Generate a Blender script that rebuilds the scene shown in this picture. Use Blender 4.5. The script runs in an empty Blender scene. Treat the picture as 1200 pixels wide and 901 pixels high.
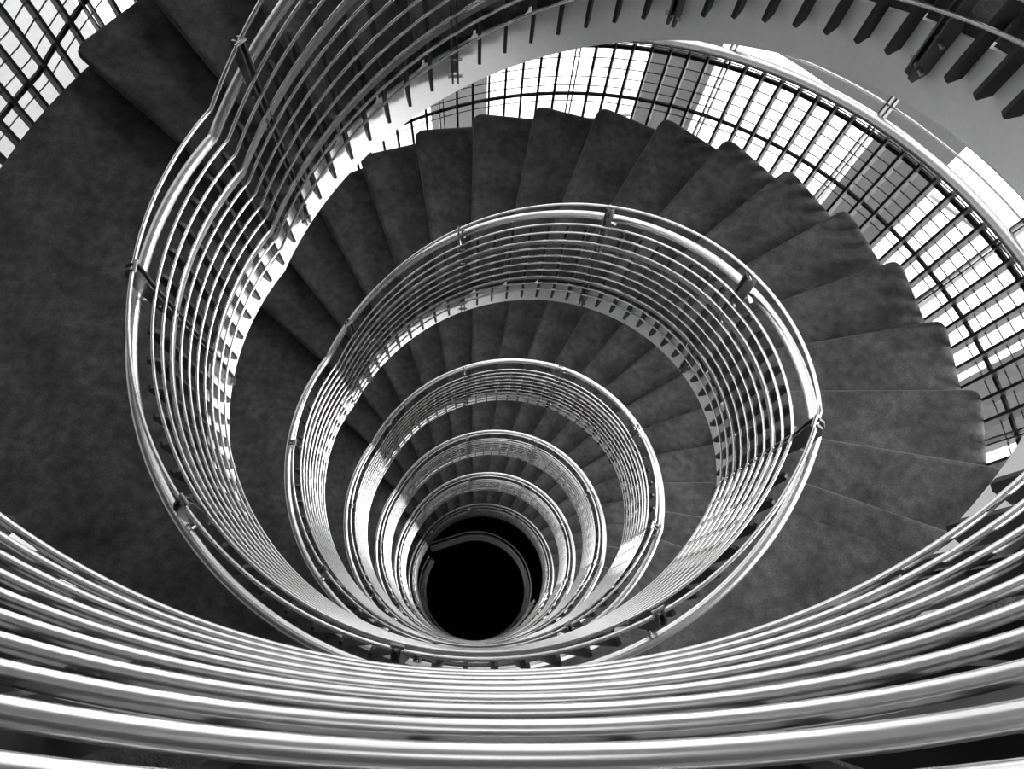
import bpy, math, random
from mathutils import Matrix, Vector
random.seed(3)
S = bpy.context.scene
COL = S.collection
R_ = math.radians
# ---------------------------------------------------------------- camera
F_PX, PITCH, ROLL = 1145.1, R_(14.737), R_(-8.57)
cam_d = bpy.data.cameras.new('camera'); cam = bpy.data.objects.new('camera', cam_d); COL.objects.link(cam)
cam_d.sensor_width = 36; cam_d.lens = 36*F_PX/1200; cam_d.clip_start = .02; cam_d.clip_end = 300
fw = Vector((0, math.sin(PITCH), -math.cos(PITCH))); up = Vector((0, math.cos(PITCH), math.sin(PITCH))); rt = Vector((1, 0, 0))
cr, sr = math.cos(ROLL), math.sin(ROLL)
X = cr*rt - sr*up; Y = sr*rt + cr*up; Z = -fw
cam.matrix_world = Matrix(((X.x, Y.x, Z.x, .117), (X.y, Y.y, Z.y, -.955), (X.z, Y.z, Z.z, 1.174), (0, 0, 0, 1)))
S.camera = cam
S.view_settings.view_transform = 'Standard'; S.view_settings.look = 'None'
S.view_settings.exposure = 1.9; S.view_settings.gamma = 1; S.view_settings.use_curve_mapping = False
# ---------------------------------------------------------------- world and sun
W = bpy.data.worlds.new('sky'); S.world = W; W.use_nodes = True
wn = W.node_tree; wn.nodes.clear()
wo = wn.nodes.new('ShaderNodeOutputWorld'); wb = wn.nodes.new('ShaderNodeBackground')
wn.links.new(wb.outputs[0], wo.inputs[0])
wb.inputs[0].default_value = (1, 1, 1, 1); wb.inputs[1].default_value = .7
def area(name, loc, target, sx, sy, power):
    d = bpy.data.lights.new(name, 'AREA'); d.shape = 'RECTANGLE'; d.size = sx; d.size_y = sy; d.energy = power
    o = bpy.data.objects.new(name, d); COL.objects.link(o); o.location = loc
    o.rotation_euler = (Vector(target)-Vector(loc)).to_track_quat('-Z', 'Y').to_euler(); return o
sd = bpy.data.lights.new('sun', 'SUN'); sd.energy = 5; sd.angle = R_(45)
so = bpy.data.objects.new('sun', sd); COL.objects.link(so)
so.rotation_euler = (Vector((0, 0, 0))-Vector((1.0, .12, .42))).to_track_quat('-Z', 'Y').to_euler()

# ---------------------------------------------------------------- dimensions (metres, radius of the rods = 1)
H = 2.606; RISE = H/17
TL, TR = 153.08, -13.38          # angles where the slope of the rails begins and ends
TRH = -11.0
RO = 2.21                        # outer end of the steps
RI = 1.075                        # well face of the stringer
N0, DN, NOFF = 147.1, 9.857, .0737   # first nosing angle, step angle, offset of the nosing lines
ZR1, DZ = .934, .0987
RH, ZH = 1.09, .849
RT, ZT = 1.015, 1.102
ZS = -.337
SKY_R = .5
PER_F, PER_L = (143.5+13.1)/4, (360-(143.5+13.1))/5

# ---------------------------------------------------------------- materials
def mat(name, col, rough=.5, metal=0., spec=.5, noise=None, bump=None):
    m = bpy.data.materials.new(name); m.use_nodes = True
    nt = m.node_tree; b = nt.nodes['Principled BSDF']
    b.inputs['Base Color'].default_value = (col, col, col, 1); b.inputs['Roughness'].default_value = rough
    b.inputs['Metallic'].default_value = metal; b.inputs['Specular IOR Level'].default_value = spec
    tc = nt.nodes.new('ShaderNodeTexCoord')
    if noise:
        last = None
        for sc, amt in noise:
            n = nt.nodes.new('ShaderNodeTexNoise'); n.inputs['Scale'].default_value = sc; n.inputs['Detail'].default_value = 6
            nt.links.new(tc.outputs['Object'], n.inputs['Vector'])
            mr = nt.nodes.new('ShaderNodeMapRange'); mr.inputs['From Min'].default_value = .3; mr.inputs['From Max'].default_value = .7
            mr.inputs['To Min'].default_value = 1-amt; mr.inputs['To Max'].default_value = 1+amt
            nt.links.new(n.outputs['Fac'], mr.inputs['Value'])
            if last is None: last = mr.outputs[0]
            else:
                mm = nt.nodes.new('ShaderNodeMath'); mm.operation = 'MULTIPLY'
                nt.links.new(last, mm.inputs[0]); nt.links.new(mr.outputs[0], mm.inputs[1]); last = mm.outputs[0]
        mm = nt.nodes.new('ShaderNodeMath'); mm.operation = 'MULTIPLY'; mm.inputs[1].default_value = col
        nt.links.new(last, mm.inputs[0])
        cc = nt.nodes.new('ShaderNodeCombineColor')
        for i in range(3): nt.links.new(mm.outputs[0], cc.inputs[i])
        nt.links.new(cc.outputs[0], b.inputs['Base Color'])
    if bump:
        n = nt.nodes.new('ShaderNodeTexNoise'); n.inputs['Scale'].default_value = bump[0]; n.inputs['Detail'].default_value = 4
        nt.links.new(tc.outputs['Object'], n.inputs['Vector'])
        bp = nt.nodes.new('ShaderNodeBump'); bp.inputs['Strength'].default_value = bump[1]; bp.inputs['Distance'].default_value = .01
        nt.links.new(n.outputs['Fac'], bp.inputs['Height']); nt.links.new(bp.outputs[0], b.inputs['Normal'])
    return m
M_CARPET = mat('charcoal_carpet', .055, .95, spec=.05, noise=[(4.5, .34), (22, .3), (150, .25)], bump=(300, .3))
for k_, v_ in (('Sheen Weight', .15), ('Sheen Roughness', .35)): M_CARPET.node_tree.nodes['Principled BSDF'].inputs[k_].default_value = v_
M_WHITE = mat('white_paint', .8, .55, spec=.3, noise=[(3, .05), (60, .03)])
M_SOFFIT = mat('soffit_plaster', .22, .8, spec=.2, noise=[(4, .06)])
M_STEEL = mat('brushed_steel', .72, .27, metal=1.)
M_BAR = mat('satin_steel_bar', .33, .4, metal=1., noise=[(40, .12)])
M_FIN = mat('black_lacquered_steel', .012, .5, spec=.25)
M_PLATE = mat('dark_bronzed_steel', .06, .38, metal=.7)
M_BOLT = mat('steel_bolt', .35, .3, metal=1.)
M_PIER = mat('grey_concrete', .36, .8, spec=.2, noise=[(2, .08), (30, .05)])
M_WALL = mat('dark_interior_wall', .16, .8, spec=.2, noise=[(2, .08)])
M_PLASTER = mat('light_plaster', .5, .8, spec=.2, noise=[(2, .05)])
M_PAVE = mat('pale_paving', .85, .8, spec=.2, noise=[(.6, .04), (8, .03)])
M_DARK = mat('unlit_black_floor', .006, .9, spec=.05)  # near-black colour stands in for the darkness at the well bottom
def glassmat():
    m = bpy.data.materials.new('clear_glass'); m.use_nodes = True; nt = m.node_tree; nt.nodes.clear()
    o = nt.nodes.new('ShaderNodeOutputMaterial'); t = nt.nodes.new('ShaderNodeBsdfTransparent'); g = nt.nodes.new('ShaderNodeBsdfGlossy')
    t.inputs[0].default_value = (.97, .97, .97, 1); g.inputs['Roughness'].default_value = .03
    x = nt.nodes.new('ShaderNodeMixShader'); x.inputs[0].default_value = .03; nt.links.new(t.outputs[0], x.inputs[1]); nt.links.new(g.outputs[0], x.inputs[2]); nt.links.new(x.outputs[0], o.inputs[0])
    return m
M_GLASS = glassmat()

# ---------------------------------------------------------------- mesh helpers
def pol(r, a, z=0.): return Vector((r*math.cos(R_(a)), r*math.sin(R_(a)), z))
class MB:
    def __init__(s): s.v = []; s.f = []
    def grid(s, rows, closed=False):
        o = len(s.v); n = len(rows[0])
        for r in rows: s.v += [tuple(p) for p in r]
        for i in range(len(rows)-1):
            for j in range(n if closed else n-1):
                k = (j+1) % n
                s.f.append((o+i*n+j, o+i*n+k, o+(i+1)*n+k, o+(i+1)*n+j))
        return o, n
    def loft(s, rows):          # closed section swept along rows, both ends capped
        o, n = s.grid(rows, True)
        s.f.append(tuple(o+j for j in range(n))[::-1]); m = o+(len(rows)-1)*n
        s.f.append(tuple(m+j for j in range(n)))
    def tube(s, pts, r, n=10, up=Vector((0, 0, 1))):
        rows = []
        for i, p in enumerate(pts):
            a = pts[max(i-1, 0)]; b = pts[min(i+1, len(pts)-1)]
            t = (b-a).normalized(); u = up if abs(t.dot(up)) < .95 else Vector((1, 0, 0))
            x = t.cross(u).normalized(); y = x.cross(t)
            rows.append([p + r*(math.cos(2*math.pi*k/n)*x + math.sin(2*math.pi*k/n)*y) for k in range(n)])
        s.loft(rows)
    def prism(s, poly, d):      # poly: list of Vector, extruded by vector d
        s.loft([[p for p in poly], [p+d for p in poly]])
    def box(s, c, x, y, z):     # centre and three half-axis vectors
        s.loft([[c-z-x-y, c-z+x-y, c-z+x+y, c-z-x+y], [c+z-x-y, c+z+x-y, c+z+x+y, c+z-x+y]])
    def build(s, name, m, parent=None, smooth=True, loc=None, rot=None, ang=35):
        me = bpy.data.meshes.new(name); me.from_pydata(s.v, [], s.f); me.validate()
        import bmesh
        bm = bmesh.new(); bm.from_mesh(me); bmesh.ops.recalc_face_normals(bm, faces=bm.faces); 
        if smooth:
            for f in bm.faces: f.smooth = True
            for e in bm.edges:
                if len(e.link_faces) == 2 and e.calc_face_angle(0) > R_(ang): e.smooth = False
        bm.to_mesh(me); bm.free()
        me.materials.append(m)
        return link(name, me, parent, loc, rot)
def link(name, me, parent=None, loc=None, rot=None):
    o = bpy.data.objects.new(name, me); COL.objects.link(o)
    if parent: o.parent = parent
    if loc: o.location = loc
    if rot is not None: o.rotation_euler = (0, 0, rot)
    return o
def empty(name, loc, label, cat, group=None):
    o = bpy.data.objects.new(name, None); COL.objects.link(o); o.location = loc; o.empty_display_size = .2
    tag(o, label, cat, group); return o
def tag(o, label, cat, group=None):
    o['label'] = label; o['category'] = cat
    if group: o['group'] = group
def structure(o): o['kind'] = 'structure'; return o
def copy_tree(o, parent=None):
    c = o.copy(); COL.objects.link(c)
    if parent: c.parent = parent
    for ch in list(o.children): copy_tree(ch, c)
    return c

def slope(a, tr=TR): return H*min(max((TL-a)/(TL-tr), 0), 1)
def ring(r, z, a0, a1, step=2., tr=TR):
    """points from angle a0 down to a1 (clockwise), following landing and flight"""
    n = max(2, int(abs(a0-a1)/step)); A = [a0+(a1-a0)*i/n for i in range(n+1)]
    for k in (TL, tr):
        if a1 < k < a0: A.append(k)
    A = sorted(set(A), reverse=True)
    return [pol(r, a, z+slope(a, tr)) for a in A]

# ---------------------------------------------------------------- one level: landing (z=0), flight rising to H, balustrades
A_START = TR+360                 # landing begins here (346.6), runs clockwise to TL, then the flight to TR
def nos(j, r, back=0.):
    a = R_(N0-j*DN); t = NOFF - back       # back: shift clockwise, away from the nosing edge
    return Vector((r*math.cos(a)-t*math.sin(a), r*math.sin(a)+t*math.cos(a), 0))
def flight_parts(t):
    ro = RO
    for j in range(17):
        z = (j+1)*RISE; m = MB(); rows = []
        rs = [RI+.012, RI+.02, 1.3, 1.6, 1.9, ro-.09, ro-.06, ro-.04, ro-.022, ro-.01, ro-.002]
        for i, r in enumerate(rs):
            rc = .05; d = max(0, r-(ro-rc)); cb = rc-math.sqrt(max(rc*rc-d*d, 0))
            drop = .018*max(0, (r-(ro-.03))/.03)**2 + (.008 if i == 0 else 0)
            F = nos(j, r, cb); B = nos(j+1, r, .05) if j < 16 else nos(j, r, .14)
            T = nos(j, r, .03+cb)
            zz = z-drop
            prof = [(T, -.2), (T, -.06), (nos(j, r, .016+cb), -.054), (nos(j, r, .005+cb), -.042), (F, -.028), (nos(j, r, .004+cb), -.014), (nos(j, r, .013+cb), -.004), (nos(j, r, .028+cb), 0)]
            row = [p+Vector((0, 0, zz+h)) for p, h in prof]
            row += [B+Vector((0, 0, zz)), B+Vector((0, 0, zz-.2))]
            rows.append(row)
        m.loft(rows)
        m.build('step', M_CARPET, t, ang=60)
    # stringer on the well side: a curved plate following the slope
    def plate(r0, r1, zt, zb, a0, a1):
        m = MB(); n = 90; rows = []
        A = sorted(set([a0+(a1-a0)*i/n for i in range(n+1)]+[k for k in (TL, TR) if a1 < k < a0]), reverse=True)
        for a in A:
            z = slope(a); rows.append([pol(r0, a, z+zt), pol(r1, a, z+zt), pol(r1, a, z+zb), pol(r0, a, z+zb)])
        m.loft(rows); return m
    plate(RI, RI+.03, -.055, ZS, TL+2, TR-.0).build('stringer', M_WHITE, t)
    plate(RO-.03, RO, -.17, ZS, 149, TR).build('outer_stringer', M_WHITE, t)
    m = MB(); rows = []
    for i in range(91):
        a = 149+(TR-149)*i/90; z = slope(a)
        rows.append([pol(RI+.03, a, z-.30), pol(RO-.03, a, z-.30), pol(RO-.03, a, z+ZS+.01), pol(RI+.03, a, z+ZS+.01)])
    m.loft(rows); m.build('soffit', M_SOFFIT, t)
OUT_A = 168.
def landing_parts(t):
    # carpeted floor plate between the last nosing of the flight below and the first of the flight above
    m = MB(); rows = []
    A0 = 360+N0-16*DN; n = 80
    m2 = MB()
    def sect(a, r1, lo=0.): return [pol(RI+.005, a, 0), pol(r1, a, 0), pol(r1, a, -.06), pol(RI+.005, a, -.06)]
    angs = [A0-9-i*(A0-9-TL+6)/n for i in range(n+1)]
    f0 = lambda r, z: nos(16, r, .14)+Vector((0, 0, z))
    rows = [[f0(RI+.012, 0), f0(RO, 0), f0(RO, -.05), f0(RI+.012, -.05)]]
    for a in angs:
        r1 = 4.45 if OUT_A < a < 342 else RO
        rows.append([pol(RI+.012, a, 0), pol(r1, a, 0), pol(r1, a, -.05), pol(RI+.012, a, -.05)])
    m.loft(rows); m.build('carpet', M_CARPET, t)
    m = MB()
    m.loft([[pol(RI, a, -.002), pol(RI+.0118, a, -.002), pol(RI+.0118, a, -.052), pol(RI+.03, a, -.052), pol(RI+.03, a, ZS), pol(RI, a, ZS)] for a in [TR+360]+[x for x in angs if TL+2 < x < TR+360]+[TL+2]])
    m.build('fascia', M_WHITE, t)
    m = MB(); rows = []
    for a in angs:
        r1 = 4.45 if OUT_A < a < 342 else RO
        rows.append([pol(RI+.03, a, -.05), pol(r1, a, -.05), pol(r1, a, ZS+.01), pol(RI+.03, a, ZS+.01)])
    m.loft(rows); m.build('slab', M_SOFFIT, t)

def fin_mesh(zb, zt, r0, r1, th=.009, flip=1):
    """flat vertical fin, blade in the r-z plane, chamfered foot and sickle-shaped tip"""
    m = MB(); e = r0 + flip*0
    if flip > 0: poly = [(r1, zb+.012), (r0+.012, zb), (r0, zb+.012), (r0, zt-.06), (r0+.004, zt-.03), (r0+.014, zt-.008), (r0+.026, zt), (r1-.006, zt-.006), (r1, zt-.025), (r1, zt-.09)]
    else: poly = [(r0, zb+.012), (r1-.01, zb), (r1, zb+.012), (r1, zt-.02), (r1-.02, zt), (r0, zt)]
    m.prism([Vector((r, -th/2, z)) for r, z in poly], Vector((0, th, 0)))
    return m
def inner_balustrade(t, a_from, a_to, sd=8, stp=2.):
    m = MB(); m.tube(ring(RH, ZH, a_from, a_to, 2., TRH), .0185, 16); m.build('handrail', M_STEEL, t, ang=50)
    m = MB(); m.tube(ring(RT, ZT, a_from, a_to, 2., TRH), .0065, 10); m.build('top_rail', M_STEEL, t, ang=50)
    for i in range(10):
        m = MB(); m.tube(ring(1., ZR1-i*DZ, a_from, a_to, stp), .0053, sd); m.build('rod', M_STEEL, t, ang=50)
    for z, hh in ((ZR1-2.5*DZ, .018), (ZR1-7.5*DZ, .016)):
        P = ring(1.014, z, a_from, a_to); m = MB(); rows = []
        for p in P:
            d = Vector((p.x, p.y, 0)).normalized()*.004
            rows.append([p-d+Vector((0, 0, hh)), p+d+Vector((0, 0, hh)), p+d-Vector((0, 0, hh)), p-d-Vector((0, 0, hh))])
        m.loft(rows); m.build('flat_bar', M_BAR, t)
    fin = None; st = None
    angs = []
    for k in range(4):
        for q in range(8): angs.append((143.5-PER_F*(k+q/8), q == 0))
    for k in range(5):
        for q in range(8): angs.append((360-13.1-PER_L*(k+q/8), q == 0))
    for a, is_st in sorted(angs, reverse=True):
        aa = a
        if not (a_to-.01 <= aa <= a_from+.6): continue
        z = slope(aa)
        if not is_st:
            if fin is None: fin = fin_mesh(-.17, .80, 1.026, RI-.008, .012).build('baluster', M_FIN, t, smooth=False, loc=(0, 0, z), rot=R_(aa))
            else: link('baluster', fin.data, t, (0, 0, z), R_(aa))
        else:
            if st is None:
                m = MB()
                poly = [(1.024, -.20), (1.045, -.225), (RI-.001, -.20), (RI-.001, -.04), (1.05, .05), (1.038, .3), (1.040, .6), (1.052, .80), (1.060, .95), (1.052, 1.06), (1.035, 1.105), (1.015, 1.122), (1.000, 1.11), (.998, 1.06), (1.004, .98), (1.007, .9), (1.007, .3), (1.014, 0)]
                for y in (-.0125, .0065):
                    m.prism([Vector((r, y, zz)) for r, zz in poly], Vector((0, .006, 0)))
                st = m.build('stanchion', M_PLATE, t, smooth=False, loc=(0, 0, z), rot=R_(aa))
                sb = []
                for zz, rr, w_ in ((-.165, 1.035, .026), (-.06, 1.035, .026), (.60, 1.03, .019), (.80, 1.03, .019), (1.115, 1.005, .019)):
                    b = MB(); b.tube([Vector((rr, -w_, zz)), Vector((rr, w_, zz))], .006, 8)
                    sb.append(b.build('bolt', M_BOLT, st).data)
                h = MB()
                h.tube([Vector((1.045, .0, .80)), Vector((1.075, 0, .805)), Vector((RH, 0, .818)), Vector((RH, 0, ZH-.014))], .0055, 8)
                h.box(Vector((RH, 0, ZH-.017)), Vector((.008, 0, 0)), Vector((0, .03, 0)), Vector((0, 0, .003)))
                sh = h.build('handrail_bracket', M_STEEL, st)
            else:
                o = link('stanchion', st.data, t, (0, 0, z), R_(aa)); [link('bolt', d_, o) for d_ in sb]; link('handrail_bracket', sh.data, o)

# outer balustrade of a flight
OB = 2.262
def outer_balustrade(t, a_from=167., a_to=-13.38):
    m = MB(); m.tube(ring(2.20, .778, a_from, a_to), .029, 14); m.build('handrail', M_STEEL, t, ang=50)
    for z, r in ((.944, .0075), (.852, .006)):
        m = MB(); m.tube(ring(2.25, z, a_from, a_to), r, 8); m.build('top_rail' if z > .9 else 'rod', M_STEEL, t, ang=50)
    for z in (.648, .50, .405, .31, .215, .14, .045):
        m = MB(); m.tube(ring(OB-.01, z, a_from, a_to), .0035, 6); m.build('rod', M_PLATE, t, ang=50)
    for z, hh in ((.60, .016), (.11, .012)):
        m = MB(); rows = []
        for p in ring(OB, z, a_from, a_to):
            d = Vector((p.x, p.y, 0)).normalized()*.006
            rows.append([p-d+Vector((0, 0, hh)), p+d+Vector((0, 0, hh)), p+d-Vector((0, 0, hh)), p-d-Vector((0, 0, hh))])
        m.loft(rows); m.build('flat_bar', M_FIN, t)
    fin = st = None
    a = 164.8; q = 0
    while a > a_to:
        z = slope(a)
        if q % 8:
            if fin is None: fin = fin_mesh(-.33, .70, RO+.001, OB+.02, .014, -1).build('baluster', M_FIN, t, smooth=False, loc=(0, 0, z), rot=R_(a))
            else: link('baluster', fin.data, t, (0, 0, z), R_(a))
        else:
            if st is None:
                m = MB()
                poly = [(RO+.001, -.33), (OB+.02, -.33), (OB+.015, .6), (OB+.012, .93), (2.262, .965), (2.235, .95), (2.225, .80), (2.235, .6), (RO+.02, .2), (RO+.001, 0)]
                for y in (-.0155, .0085): m.prism([Vector((r, y, zz)) for r, zz in poly], Vector((0, .007, 0)))
                st = m.build('stanchion', M_PLATE, t, smooth=False, loc=(0, 0, z), rot=R_(a))
                sb = []
                for r_, z_ in ((2.245, .945), (2.24, .72)):
                    b = MB(); b.tube([Vector((r_, -.025, z_)), Vector((r_, .025, z_))], .007, 8); sb.append(b.build('bolt', M_BOLT, st).data)
            else:
                o = link('stanchion', st.data, t, (0, 0, z), R_(a)); [link('bolt', d_, o) for d_ in sb]
        a -= 2.5; q += 1

ORD = ['first', 'second', 'third', 'fourth', 'fifth', 'sixth']
protos = None
LEVELS = 6
# top level: the landing the camera leans out from
t = empty('landing', (0, 0, 0), 'charcoal carpeted landing under the thick foreground rods at the bottom edge', 'landing'); landing_parts(t); t_land = t
t = empty('balustrade', (0, 0, 0), 'nearest balustrade, thick gleaming rods sweeping across the bottom of the photo', 'balustrade'); inner_balustrade(t, A_START, TL, 24, .75)
for n in range(1, LEVELS+1):
    z = -n*H
    if n == 6: z -= .35
    w = ORD[n-1]
    lf = {1: 'carpeted stair flight sweeping off the top edge beside the widest rail ring', 2: 'widest complete carpeted stair flight, its treads fanning out to the bright windows'}.get(n, 'carpeted curved stair flight, %s one counted down the well' % w)
    ll = {1: 'large dark carpeted landing filling the left of the photo'}.get(n, 'dark carpeted landing, %s one below the foreground rods' % w)
    lb = {1: 'steel rod balustrade forming the outermost ring, cut off by the top edge', 2: 'steel rod balustrade forming the largest complete ring around the well'}.get(n, 'steel rod balustrade round the well, %s ring counted inward' % w)
    lo = {1: 'outer window-side balustrade seen in the top left corner', 2: 'outer window-side balustrade with a thick tube rail before the bright windows at right'}.get(n, 'outer window-side balustrade beside the %s flight down the well' % w)
    if protos is None:
        a = empty('stair_flight', (0, 0, z), lf, 'staircase', 'stair flights spiralling down the well'); flight_parts(a)
        b = copy_tree(t_land); b.location.z = z
        c = empty('balustrade', (0, 0, z), lb, 'balustrade', 'inner balustrade rings'); inner_balustrade(c, A_START, TR)
        d = empty('outer_balustrade', (0, 0, z), lo, 'balustrade', 'outer balustrades along the windows'); outer_balustrade(d)
        protos = (a, b, c, d)
    else:
        a, b, c, d = [copy_tree(p) for p in protos]
        for o in (a, b, c, d): o.location.z = z
    tag(a, lf, 'staircase', 'stair flights spiralling down the well'); tag(b, ll, 'landing', 'carpeted landings'); tag(c, lb, 'balustrade', 'inner balustrade rings'); tag(d, lo, 'balustrade', 'outer balustrades along the windows')

# ---------------------------------------------------------------- building shell
ZG = -5*H-.2          # street level outside
ZB = -9*H             # bottom of the well
def arcwall(name, r0, r1, z0, z1, a0, a1, m, n=60):
    mb = MB(); mb.loft([[pol(r0, a0+(a1-a0)*i/n, z0), pol(r1, a0+(a1-a0)*i/n, z0), pol(r1, a0+(a1-a0)*i/n, z1), pol(r0, a0+(a1-a0)*i/n, z1)] for i in range(n+1)])
    return mb.build(name, m)
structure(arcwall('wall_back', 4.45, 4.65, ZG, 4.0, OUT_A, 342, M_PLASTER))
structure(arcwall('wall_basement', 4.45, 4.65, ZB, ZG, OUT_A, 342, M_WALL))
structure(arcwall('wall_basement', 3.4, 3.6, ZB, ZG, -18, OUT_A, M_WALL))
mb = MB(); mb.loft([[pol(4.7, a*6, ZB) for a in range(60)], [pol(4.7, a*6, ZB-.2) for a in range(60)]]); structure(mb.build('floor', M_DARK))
mb = MB()
n = 72
mb.loft([[pol(r, 360*i/n, z) for r, z in ((3.6, ZG), (60, ZG), (60, ZG-.2), (3.6, ZG-.2))] for i in range(n+1)])
structure(mb.build('ground', M_PAVE))
# unseen roof and round opening, added to shape the reflections on the rods
ZC = 3.6
mb = MB(); mb.loft([[pol(r, 360*i/n, z) for r, z in ((SKY_R, ZC), (4.9, ZC), (4.9, ZC+.35), (SKY_R, ZC+.35))] for i in range(n+1)])
structure(mb.build('unseen_ceiling', M_WALL))
# window side: grey piers with glazed bays between them
ww = structure(arcwall('wall_window_side', 4.25, 4.45, ZC-.5, ZC, OUT_A, -18, M_PIER))
PIERS = [-6.7, 20.3, 47.3, 74.3, 101.3, 128.3]
for a in PIERS:
    p_ = arcwall('pier', 4.25, 4.5, ZG, ZC-.5, a-3.8, a+3.8, M_PIER, 6); p_.parent = ww
p_ = arcwall('pier', 4.25, 4.5, ZG, ZC-.5, 139, OUT_A, M_PIER, 12); p_.parent = ww
for k in range(6):
    p_ = arcwall('spandrel', 4.30, 4.42, -H*k-.45, -H*k+.15, 51.1, 70.5, M_PIER, 10); p_.parent = ww
EDG = [-18, -6.7, 20.3, 47.3, 74.3, 101.3, 128.3, 142.8]
for i in range(7):
    a0 = EDG[i]+(3.8 if i else 0); a1 = EDG[i+1]-3.8
    mb = MB()
    for z in (ZG+.05, ZC-.55): mb.tube([pol(4.36, a0+(a1-a0)*q/8, z) for q in range(9)], .03, 6)
    wdw = structure(mb.build('window_%d' % (i+1), M_PLATE))
    g = arcwall('pane', 4.355, 4.365, ZG+.05, ZC-.55, a0, a1, M_GLASS, 8); g.parent = wdw
    if i in (2, 4):
        mb = MB()
        for k in range(-1, 6):
            mb.tube([pol(4.6, a0+.3, -H*k-.1), pol(4.6, a1-.3, -H*k-1.0)], .022, 6)
        br = mb.build('brace', M_PIER); br.parent = wdw

# lowest gallery: a balustrade with one straight run, far down the well
GA0, GA1, GL = 116., -205., .62
def gpath(r, z):
    T = Vector((-math.sin(R_(GA0)), math.cos(R_(GA0)), 0))
    return [pol(r, GA0, z)+T*GL*k/6 for k in range(6, 0, -1)] + [pol(r, GA0+(GA1-GA0)*i/100, z) for i in range(101)]
zg = -7.35*H
t = empty('balustrade', (0, 0, zg), 'deepest balustrade with one straight run, dim above the black well bottom', 'balustrade', None)
for nm, r, z, rr in [('handrail', RH, ZH, .0165), ('top_rail', RT, ZT, .0065)]+[('rod', 1., ZR1-i*DZ, .0053) for i in range(10)]:
    mb = MB(); mb.tube(gpath(r, z), rr, 8); mb.build(nm, M_STEEL, t, ang=50)
mb = MB(); mb.loft([[a, b, c, d] for a, b, c, d in zip(gpath(RI, 0), gpath(RI+.03, 0), gpath(RI+.03, ZS), gpath(RI, ZS))]); mb.build('fascia', M_WHITE, t)
# lowest floor slab around the opening
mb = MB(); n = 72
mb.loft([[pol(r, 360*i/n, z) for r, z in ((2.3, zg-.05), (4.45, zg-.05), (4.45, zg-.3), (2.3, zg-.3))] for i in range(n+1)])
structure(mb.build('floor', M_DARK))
